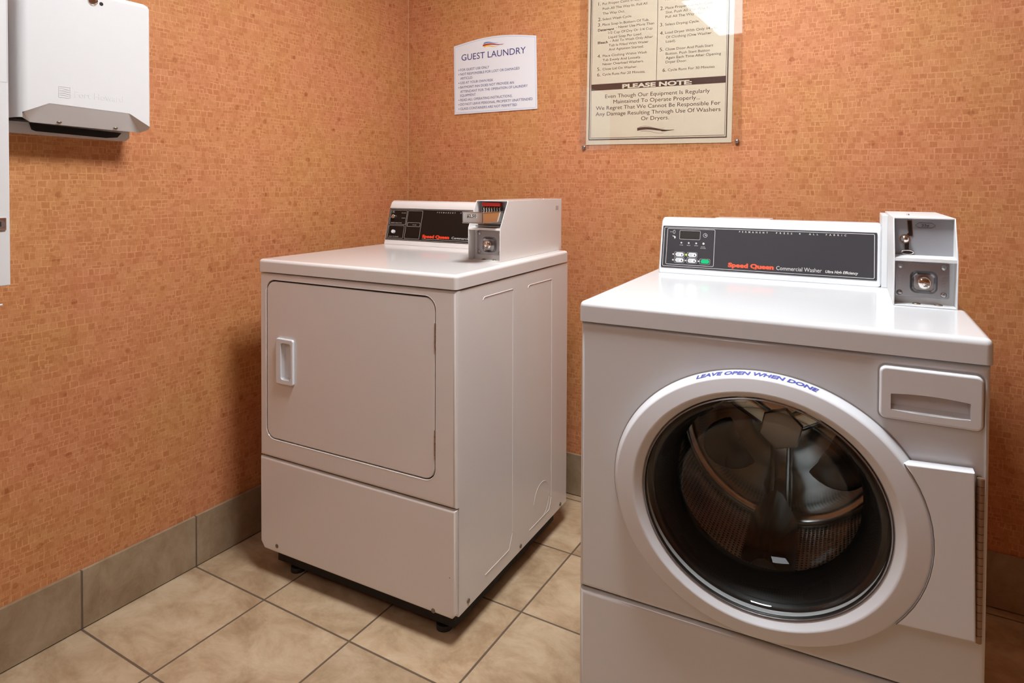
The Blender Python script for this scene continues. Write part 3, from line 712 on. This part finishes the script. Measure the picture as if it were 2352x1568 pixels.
for (cx, cz, s1, s2, mm) in ((.0796, .0520, 'NORMAL', 'HOT', PLASTIC), (.1133, .0522, 'PERM', 'PRESS', PLASTIC), (.0797, .0367, 'NORMAL', 'WARM', PLASTIC), (.1129, .0367, 'DELICATE', 'COLD', PLASTIC), (.1468, .0364, '', '', GREENB)):
    b = NB(); add_flat(b, rrect(cx-.0108, cx+.0108, cz-.0052, cz+.0052, .0046, 5), .0005, .0010); o = link('selector_button', b, mm, wc, CW)
    if mm is GREENB: o.name = 'start_button'; o['label'] = 'green start button'
    if s1:
        b = NB(); add_text(b, s1, cx-.0085, cz+.0006, .0019, w=.009, z=.0018); add_text(b, s2, cx-.0080, cz-.0028, .0019, w=.007, z=.0018)
        add_cyl(b, (cx+.0060, cz-.0012, .0015), .0017, .0003, 2, 12); add_flat(b, [(cx+.0052, cz-.001), (cx+.0068, cz-.001), (cx+.0062, cz+.0034), (cx+.0058, cz+.0034)], .0015)
        link('button_lettering', b, BLACKP, wc, CW)
# ---- washer coin box
cb2, MB2, _ = coin_box(washer, .5625, .2560, W2+.0002, .405, STEELPAINT, rear=1)
stamped_plate(cb2, MB2, .0045, .0960, .0150, .0840, .0335, .0535, .0455, True)
link('coin_entry_plate', box(t_, .107-t_, .054, .057, ST_+.001, H_-t_), GREYPAINT, cb2, MB2)
EM = MB2 @ face_matrix((0, .054, 0))
b = NB()
add_flat(b, [(.0262, .1660), (.0325, .1660), (.0345, .1420), (.0345, .1355), (.0305, .1355), (.0290, .1345), (.0255, .1385), (.0285, .1420)], .0002, .0006)
add_flat(b, rrect(.0215, .0290, .1060, .1250, .001), .0002, .0006)
add_flat(b, rrect(.0165, .0370, .0985, .1065, .0038), .0002, .0006)
link('coin_slot', b, BLACKP, cb2, EM)
b = NB(); P = [(.0252, .1670), (.0335, .1670), (.0356, .1420), (.0356, .1345), (.0300, .1345), (.0290, .1335)]
add_tube(b, [(p[0], p[1], .0008) for p in P], .0006, 6); add_tube(b, [(.0252, .1670, .0008), (.0275, .1415, .0008), (.0245, .1385, .0008)], .0006, 6)
link('slot_edge', b, CHROME, cb2, EM)
b = NB(); add_cyl(b, (.0215, .1290, .0), .0095, .0016, 2, 24); add_ball(b, (.0215, .1290, .004), .0080, (1, 1, .8), 20); link('coin_return_button', b, CHROME, cb2, EM)
b = NB(); add_tube(b, [(.0267+.0105*math.cos(k*PI/10), .1022+.0040*math.sin(k*PI/10), .002) for k in range(20)], .0013, 8, closed=True); link('coin_return_cup', b, CHROME, cb2, EM)
b = NB(); hexo = lambda g: [(.0395-g, .1575), (.0455, .1625+g), (.0680, .1625+g), (.0740+g, .1575), (.0680, .1525-g), (.0455, .1525-g)]
add_ring(b, hexo(.0004), hexo(-.0004), .0002, .0003); add_text(b, '25¢', .0567, .1553, .0048, w=.0135, align='c', bold=.01)
link('price_lettering', b, BLACKP, cb2, EM)
for xx in (.041, .078):
    b = NB(); add_ball(b, (xx, .022, t_), .0075, (1, .8, .45)); link('screw', b, SCREWM, cb2, MB2)
b = NB(); add_ball(b, (.035, .18, H_), .003); link('top_rivet', b, CHROME, cb2, MB2)

# ------------------------------------------------------------------ guest laundry sign
sg = empty('laundry_sign', (.43, 0, 1.56)); sg.rotation_euler = (0, -.008, 0)
tag(sg, 'small white arched-top notice reading GUEST LAUNDRY, on the back wall above the dryer', 'sign')
def SL(x, z): return (x-.43, z-1.56)
arcp = [(.619, 1.7035)]+[(.619-(.619-.2405)*k/16, 1.7035+.0200*math.sin(PI*k/16)*1.0-.0020*k/16*0) for k in range(1, 16)]+[(.2405, 1.7035)]
outl = [(.2425, 1.4272), (.6235, 1.4272)]+arcp
SM = face_matrix((0, -.0035, 0))
link('sign_panel', prism([SL(*p) for p in outl], -.0030, 0, 2, .0006), SIGNW, sg, SM)
inn = [(.2475, 1.4325), (.6185, 1.4325), (.6145, 1.6990)]+[(.6145-(.6145-.2455)*k/16, 1.6990+.0195*math.sin(PI*k/16)) for k in range(1, 16)]+[(.2455, 1.6990)]
inn2 = [(.2485, 1.4335), (.6175, 1.4335), (.6135, 1.6980)]+[(.6135-(.6135-.2465)*k/16, 1.6980+.0195*math.sin(PI*k/16)) for k in range(1, 16)]+[(.2465, 1.6980)]
b = NB(); add_ring(b, [SL(*p) for p in inn], [SL(*p) for p in inn2], .0001, .0002); link('border_line', b, LBLUE, sg, SM)
b = NB(); add_text(b, 'GUEST LAUNDRY', *SL(.2787, 1.6420), .0262, w=.2962); link('heading_lettering', b, NAVY, sg, SM)
b = NB(); ref = glyphs('NOT RESPONSIBLE FOR LOST OR DAMAGED'); XSC = (.2757/(ref[3]-ref[2]))/(.0102/CAP)
for s, z, bul in (('FOR GUEST USE ONLY', 1.6005, 1), ('NOT RESPONSIBLE FOR LOST OR DAMAGED', 1.5829, 1), ('ARTICLES', 1.5662, 0), ('USE AT YOUR OWN RISK', 1.5483, 1),
                  ('BAYMONT INN DOES NOT PROVIDE AN', 1.5305, 1), ('ATTENDANT FOR THE OPERATION OF LAUNDRY', 1.5131, 0), ('EQUIPMENT', 1.4971, 0),
                  ('READ ALL OPERATING INSTRUCTIONS.', 1.4796, 1), ('DO NOT LEAVE PERSONAL PROPERTY UNATTENDED', 1.4618, 1), ('GLASS CONTAINERS ARE NOT PERMITTED', 1.4440, 1)):
    add_text(b, s, *SL(.2722, z), .0102, xs=XSC)
    if bul: xb, zb = SL(.2650, z+.0045); add_cyl(b, (xb, zb, .0002), .0019, .0002, 2, 10)
link('rules_lettering', b, NAVY, sg, SM)
def flag(x0, x1, zc, k, dx=0, dz=0, th=.0045, taper=.0006, amp=.0038):
    b = NB(); xx, zz = SL(x0, zc); wave(b, xx+dx, xx+(x1-x0), zz+dz, amp*k, th*k, taper*k, .35, .0004, 24, slope=.001*k); return b
b = flag(.385, .452, 1.6965, 1, 0, .0018, .0055); link('emblem_blue_wave', b, EMBLUE, sg, SM)
b = flag(.381, .4785, 1.6905, 1, 0, 0, .0070); wave(b, *[SL(.45, 0)[0], SL(.474, 0)[0]], SL(0, 1.6872)[1], .0008, .0022, .0004, 0, .0004, 8); link('emblem_red_wave', b, EMRED, sg, SM)
b = flag(.386, .448, 1.6845, 1, 0, .0005, .0060); link('emblem_yellow_wave', b, EMYEL, sg, SM)

# ------------------------------------------------------------------ instruction poster behind acrylic
pz = empty('instruction_poster', (1.082, 0, 1.50)); pz.rotation_euler = (0, .011, 0)
tag(pz, 'large cream instruction poster with brown print and PLEASE NOTE band, behind clear acrylic', 'poster')
def PL(x, z): return (x-1.082, z-1.5+.011*(x-1.082))
PMx = face_matrix((0, -.0022, 0))
def rect(x0, x1, z0, z1): return [(x0, z0), (x1, z0), (x1, z1), (x0, z1)]
link('poster_sheet', prism(rect(-.2545, .2555, -.2155, .5000), -.0016, 0, 2), POSTER, pz, PMx)
b = NB()
add_ring(b, rect(-.2450, .2405, -.1995, .4850), rect(-.2415, .2370, -.1955, .4815), .0001, .0002)
add_ring(b, rect(-.2380, .2340, -.1920, .4780), rect(-.2367, .2327, -.1905, .4765), .0001, .0002)
add_flat(b, rect(-.2370, .2330, -.0215, .0007), .0001, .0002)
add_flat(b, rect(.0018, .0034, .0007, .4765), .0001, .0002)
link('border_and_band', b, BROWNP, pz, PMx)
b = NB(); add_text(b, 'PLEASE NOTE:', *PL(.9620, 1.4822), .0145, w=.2440, bold=.04, z=.0006); link('band_lettering', b, POSTER, pz, PMx)
b = NB(); ref = glyphs('Push All The Way In. Pull All'); XP = (.1640/(ref[3]-ref[2]))/(.0088/CAP)
def tx(s, x, z, h=.0088, bold=0, xs=None): X0, Z0 = PL(x, z); return add_text(b, s, X0, Z0, h, xs=xs or XP, bold=bold)
for s, z in (('1', 1.7832), ('2', 1.7279), ('3', 1.7083), ('4', 1.5974), ('5', 1.5509), ('6', 1.5313)): tx(s+'.', .8664, z, .0125)
for s, x, z in (('Put Proper Coins In Coin Slot,', .8825, 1.7832), ('Push All The Way In. Pull All', .8833, 1.7655), ('The Way Out.', .8838, 1.7485), ('Select Wash Cycle.', .8835, 1.7285), ('Place Soap In Bottom Of Tub.', .8835, 1.7093),
                ('- Never Use More Than', .9350, 1.6945), ('1/2 Cup Of Dry Or 1/4 Cup', .9068, 1.6782), ('Liquid Soap Per Load.', .9070, 1.6625), ('- Add To Wash Only After', .9135, 1.6490), ('Tub Is Filled With Water', .9091, 1.6335), ('And Agitation Started.', .9092, 1.6190),
                ('Place Clothing Within Wash', .8867, 1.5985), ('Tub Evenly And Loosely.', .8867, 1.5835), ('Never Overload Washers.', .8868, 1.5690), ('Close Lid On Washer.', .8870, 1.5515), ('Cycle Runs For 20 Minutes.', .8870, 1.5325)): tx(s, x, z)
tx('Detergent', .8666, 1.6910, .0092, .02); tx('Bleach', .8670, 1.6465, .0092, .02)
link('washer_steps_lettering', b, BROWNP, pz, PMx); b = NB()
for s, x, z in (('2', 1.0932, 1.7376), ('3', 1.0937, 1.6822), ('4', 1.0940, 1.6537), ('5', 1.0945, 1.5983), ('6', 1.1056, 1.5277)): tx(s+'.', x, z, .0125)
for s, x, z in (('Placing.', 1.1102, 1.7680), ('Place Proper Coins In Coin', 1.1112, 1.7385), ('Slot. Push All The Way In.', 1.1124, 1.7235), ('Pull All The Way Out.', 1.1125, 1.7085), ('Select Drying Cycle.', 1.1112, 1.6830),
                ('Load Dryer With Only 14 Lbs.', 1.1120, 1.6555), ('Of Clothing (One Washer', 1.1149, 1.6400), ('Load).', 1.1150, 1.6255), ('Close Door And Push Start', 1.1140, 1.5990), ('Button. Push Start Button', 1.1154, 1.5840), ('Again Each Time After Opening', 1.1156, 1.5700), ('Dryer Door.', 1.1157, 1.5560), ('Cycle Runs For 30 Minutes', 1.1240, 1.5290)): tx(s, x, z)
link('dryer_steps_lettering', b, BROWNP, pz, PMx); b = NB()
b2ref = glyphs('Even Though Our Equipment Is Regularly'); XE = (.3663/(b2ref[3]-b2ref[2]))/(.0140/CAP)
for s, zc in (('Even Though Our Equipment Is Regularly', 1.4495), ('Maintained To Operate Properly...', 1.4290), ('We Regret That We Cannot Be Responsible For', 1.4085), ('Any Damage Resulting Through Use Of Washers', 1.3875), ('Or Dryers.', 1.3665)):
    X0, Z0 = PL(1.082, zc); add_text(b, s, X0, Z0, .0140, xs=XE, align='c')
link('notice_lettering', b, BROWNP, pz, PMx)
b = NB(); x0, z0 = PL(1.0196, 1.3340)
wave(b, x0, x0+.130, z0, .0048, .0100, .0012, .5, .0004, 28, slope=.001); wave(b, x0+.085, x0+.120, z0-.0045, .001, .0035, .0006, 3, .0004, 10)
for dz in (.0078, -.0085): wave(b, x0+(.007 if dz > 0 else .012), x0+.095, z0+dz, .0048, .0008, .0006, .5, .0004, 24)
link('wave_emblem', b, BROWNP, pz, PMx)
ac = empty('acrylic_cover', (1.084, 0, 1.50)); ac.rotation_euler = (0, -.004, 0)
tag(ac, 'clear acrylic sheet screwed to the wall over the cream instruction poster', 'acrylic sheet')
link('sheet', box(-.283, .283, -.0085, -.0055, -.2320, .5200, .0006, 1), ACRYLIC, ac)
for sx, sz in ((-.2660, -.2200), (.2680, -.2165), (-.2660, .5080), (.2680, .5080)):
    b = NB(); add_cyl(b, (sx, -.0055, sz), .0075, -.0040, 1, 24, r2=.0055); add_ball(b, (sx, -.0088, sz), .0062, (1, .5, 1)); s_ = link('mounting_screw', b, STEEL, ac)
    b = NB(); add_cyl(b, (sx, -.0055, sz), .0045, .0050, 1, 12); link('spacer', b, STEEL, s_)
    b = NB(); add_cyl(b, (sx, -.0116, sz), .0016, -.0006, 1, 10); link('screw_recess', b, BLACKP, s_)

# ------------------------------------------------------------------ towel dispenser on the left wall
td = empty('paper_towel_dispenser', (0, -1.33, 1.26))
tag(td, 'white metal paper towel dispenser mounted on the left wall with dark slot underneath', 'towel dispenser')
def Y(y): return y+1.33
def Z(z): return z-1.26
yl, yr, zb, zt, xf = -1.4790, -1.1835, 1.2860, 1.6020, .115
bm = NB(); rad = .020
# cover: plan outline with rounded near corner, swept up; lower front cut back as a facet
def plan(y0, y1, x1, r0, r1, x0=.028):
    pts = [(x0, y0)]
    for k in range(7): a = math.radians(180+0-90*k/6); pts.append((x1-r0+r0*math.cos(math.radians(270+90*k/6)) if False else x1-r0+r0*math.sin(math.radians(90*k/6)), y0+r0-r0*math.cos(math.radians(90*k/6))))
    for k in range(7): a = 90*k/6; pts.append((x1-r1+r1*math.cos(math.radians(a)), y1-r1+r1*math.sin(math.radians(a))))
    pts.append((x0, y1)); return pts
levels = [(1.2868, 0, 0), (1.590, 0, 0), (1.5975, .0025, .003), (zt, .009, .008)]
rings = []
for z, ins, xi in levels:
    P = plan(yl+ins, yr-ins, xf-xi, .020, .006); rings.append([bm.verts.new((p[0], Y(p[1]), Z(z))) for p in P])
for a in range(len(rings)-1):
    A, B = rings[a], rings[a+1]
    for i in range(len(A)-1): bm.faces.new((A[i], A[i+1], B[i+1], B[i]))
bm.faces.new(rings[-1]); bm.faces.new([q for q in (rings[0][0], rings[0][-1], rings[-1][-1], rings[-1][0])])
bmesh.ops.recalc_face_normals(bm, faces=bm.faces[:])
cover = link('cover', bm, STEELPAINT, td, smooth=45)
# wedge that cuts the lower front facet, made as its own sloping skirt
cut = NB()
A = [cut.verts.new((p[0], Y(p[1]), Z(p[2]))) for p in ((xf+.02, -1.50, 1.2800), (xf+.02, -1.16, 1.2750), (xf+.02, -1.16, 1.2850), (xf+.02, -1.50, 1.2930))]
cut.free()
boolean(cover, [temp(prism([(Y(-1.4700), Z(1.20)), (Y(-1.4700), Z(1.2985)), (Y(-1.4180), Z(1.3230)), (Y(-1.2380), Z(1.3170)), (Y(-1.1850), Z(1.2868)), (Y(-1.1850), Z(1.20))], xf-.026, xf+.05, 0))])
bm = NB()
up = [(xf, -1.4690, 1.2985), (xf, -1.4180, 1.3235), (xf, -1.2380, 1.3175), (xf, -1.1850, 1.2870)]
lo = [(xf-.024, -1.4640, 1.2900), (xf-.027, -1.4450, 1.2790), (xf-.027, -1.1960, 1.2725), (xf-.008, -1.1855, 1.2800)]
back = [(xf-.029, p[1], p[2]+.001) for p in lo]; upb = [(xf-.026, p[1], p[2]) for p in up]
U = [bm.verts.new((p[0], Y(p[1]), Z(p[2]))) for p in up]; Lw = [bm.verts.new((p[0], Y(p[1]), Z(p[2]))) for p in lo]; UB = [bm.verts.new((p[0]-.002, Y(p[1]), Z(p[2])-.001)) for p in up]; LB = [bm.verts.new((p[0]-.002, Y(p[1]), Z(p[2]))) for p in lo]
for i in range(3): bm.faces.new((U[i], U[i+1], Lw[i+1], Lw[i])); bm.faces.new((UB[i], UB[i+1], LB[i+1], LB[i])); bm.faces.new((Lw[i], Lw[i+1], LB[i+1], LB[i])); bm.faces.new((U[i], U[i+1], UB[i+1], UB[i]))
bm.faces.new((U[0], Lw[0], LB[0], UB[0])); bm.faces.new((U[3], Lw[3], LB[3], UB[3]))
bmesh.ops.recalc_face_normals(bm, faces=bm.faces[:]); link('lower_facet', bm, STEELPAINT, td, smooth=20)
link('dark_throat', box(.031, xf-.032, Y(-1.470), Y(-1.190), Z(1.283), Z(1.33)), DARK, td)
# back plate with its lip
b = NB(); add_prism(b, [(Y(-1.470), Z(1.2575)), (Y(-1.2000), Z(1.2520)), (Y(-1.1900), Z(1.2600)), (Y(-1.1880), Z(1.59)), (Y(-1.4720), Z(1.59))], .0006, .030, 0, .001)
link('back_plate', b, STEELPAINT, td)
b = NB(); add_prism(b, [(Y(-1.4180), Z(1.2660)), (Y(-1.4100), Z(1.2630)), (Y(-1.2500), Z(1.2570)), (Y(-1.2230), Z(1.2600)), (Y(-1.2130), Z(1.2720)), (Y(-1.4230), Z(1.2820))], .0302, .0330, 0); link('throat_lip', b, DARK, td)
for yy, zz in ((-1.387, 1.2835), (-1.259, 1.2795)):
    b = NB(); add_ball(b, (xf-.0235, Y(yy), Z(zz)), .0055, (.5, 1, .6)); link('rivet', b, SCREWM, td)
b = NB(); add_tube(b, [(xf+.0006, Y(-1.323)+.0095*math.cos(k*PI/10), Z(1.5790)+.0095*math.sin(k*PI/10)) for k in range(20)], .0022, 8, closed=True); add_cyl(b, (xf-.002, Y(-1.323), Z(1.5790)), .0080, .0024, 0, 24); link('key_lock', b, CHROME, td)
b = NB(); add_cyl(b, (xf-.001, Y(-1.3035), Z(1.5760)), .0045, .0016, 0, 16); link('release_hole', b, DARK, td)
b = NB(); add_cyl(b, (.060, Y(yl)-.0006, Z(1.315)), .0030, .001, 1, 12); link('side_rivet', b, SCREWM, td)
FX = Matrix(((0, 0, 1, xf), (1, 0, 0, Y(0)), (0, 1, 0, Z(0)), (0, 0, 0, 1)))
b = NB()
c_ = bpy.data.curves.new('t', 'FONT'); c_.body = 'Fort Howard'; c_.size = 1; c_.extrude = .03; c_.bevel_depth = .008; c_.resolution_u = 3
o_ = bpy.data.objects.new('t', c_); COL.objects.link(o_); dg = bpy.context.evaluated_depsgraph_get(); dg.update(); me_ = bpy.data.meshes.new_from_object(o_.evaluated_get(dg)); b.from_mesh(me_)
bpy.data.objects.remove(o_); bpy.data.curves.remove(c_); bpy.data.meshes.remove(me_)
xs_ = [v.co.x for v in b.verts]; k_ = .1115/(max(xs_)-min(xs_))
for v in b.verts: v.co = Vector((-1.3642+(v.co.x-min(xs_))*k_, 1.3430+v.co.y*.0155/CAP, v.co.z*.012))
link('embossed_lettering', b, STEELPAINT, td, FX); b = NB(); add_frame(b, -1.3990, -1.3735, 1.3390, 1.3650, .001, .0012, .0001, .0006)
for q in (.0045, .0095, .0145, .0195): wave(b, -1.3970, -1.3755, 1.3400+q, .0012, .0018, .0018, 0, .0007, 10)
link('embossed_emblem', b, STEELPAINT, td, FX)

# ------------------------------------------------------------------ wall cabinet cut by the left edge of the frame
vc = empty('wall_cabinet', (0, -1.70, .86))
tag(vc, 'tall white wall cabinet with a small chrome lock, cut off by the left picture edge', 'wall cabinet')
b = NB(); add_box(b, .0006, .180, -.176, .1775, .065, .88, .003, 2); body = link('body', b, STEELPAINT, vc)
b = NB(); b.transform(Matrix.Identity(4)); VX = Matrix(((0, 0, 1, .180), (1, 0, 0, 0), (0, 1, 0, 0), (0, 0, 0, 1)))
add_frame(b, -.16, .1748, .490, .86, .001, .0005, .0001, .0002); link('door_seam', b, PLINE, vc, VX)
b = NB(); add_box(b, .150, .1705, .180, .2095, .0002, .003, .001, 1) if False else add_prism(b, rrect(.1480, .1695, .1815, .2080, .002), 0, .003, 2, .0008); lk = link('lock', b, CHROME, vc, VX)
b = NB(); add_cyl(b, (.1580, .1950, .003), .0080, .003, 2, 20); link('lock_cylinder', b, STEEL, lk, VX)
b = NB(); add_box(b, .1573, .1587, .1900, .2000, .0061, .0066); link('key_slot', b, BLACKP, lk, VX)
b = NB(); add_box(b, .0008, .110, -.12, .186, .012, .0150, .001, 1); add_box(b, .0008, .105, .176, .180, .0150, .0645); add_tube(b, [(.112, -.12, .0135), (.118, 0, .0150), (.118, .186, .0165)], .0022, 8)
link('dispensing_tray', b, STEELPAINT, vc)
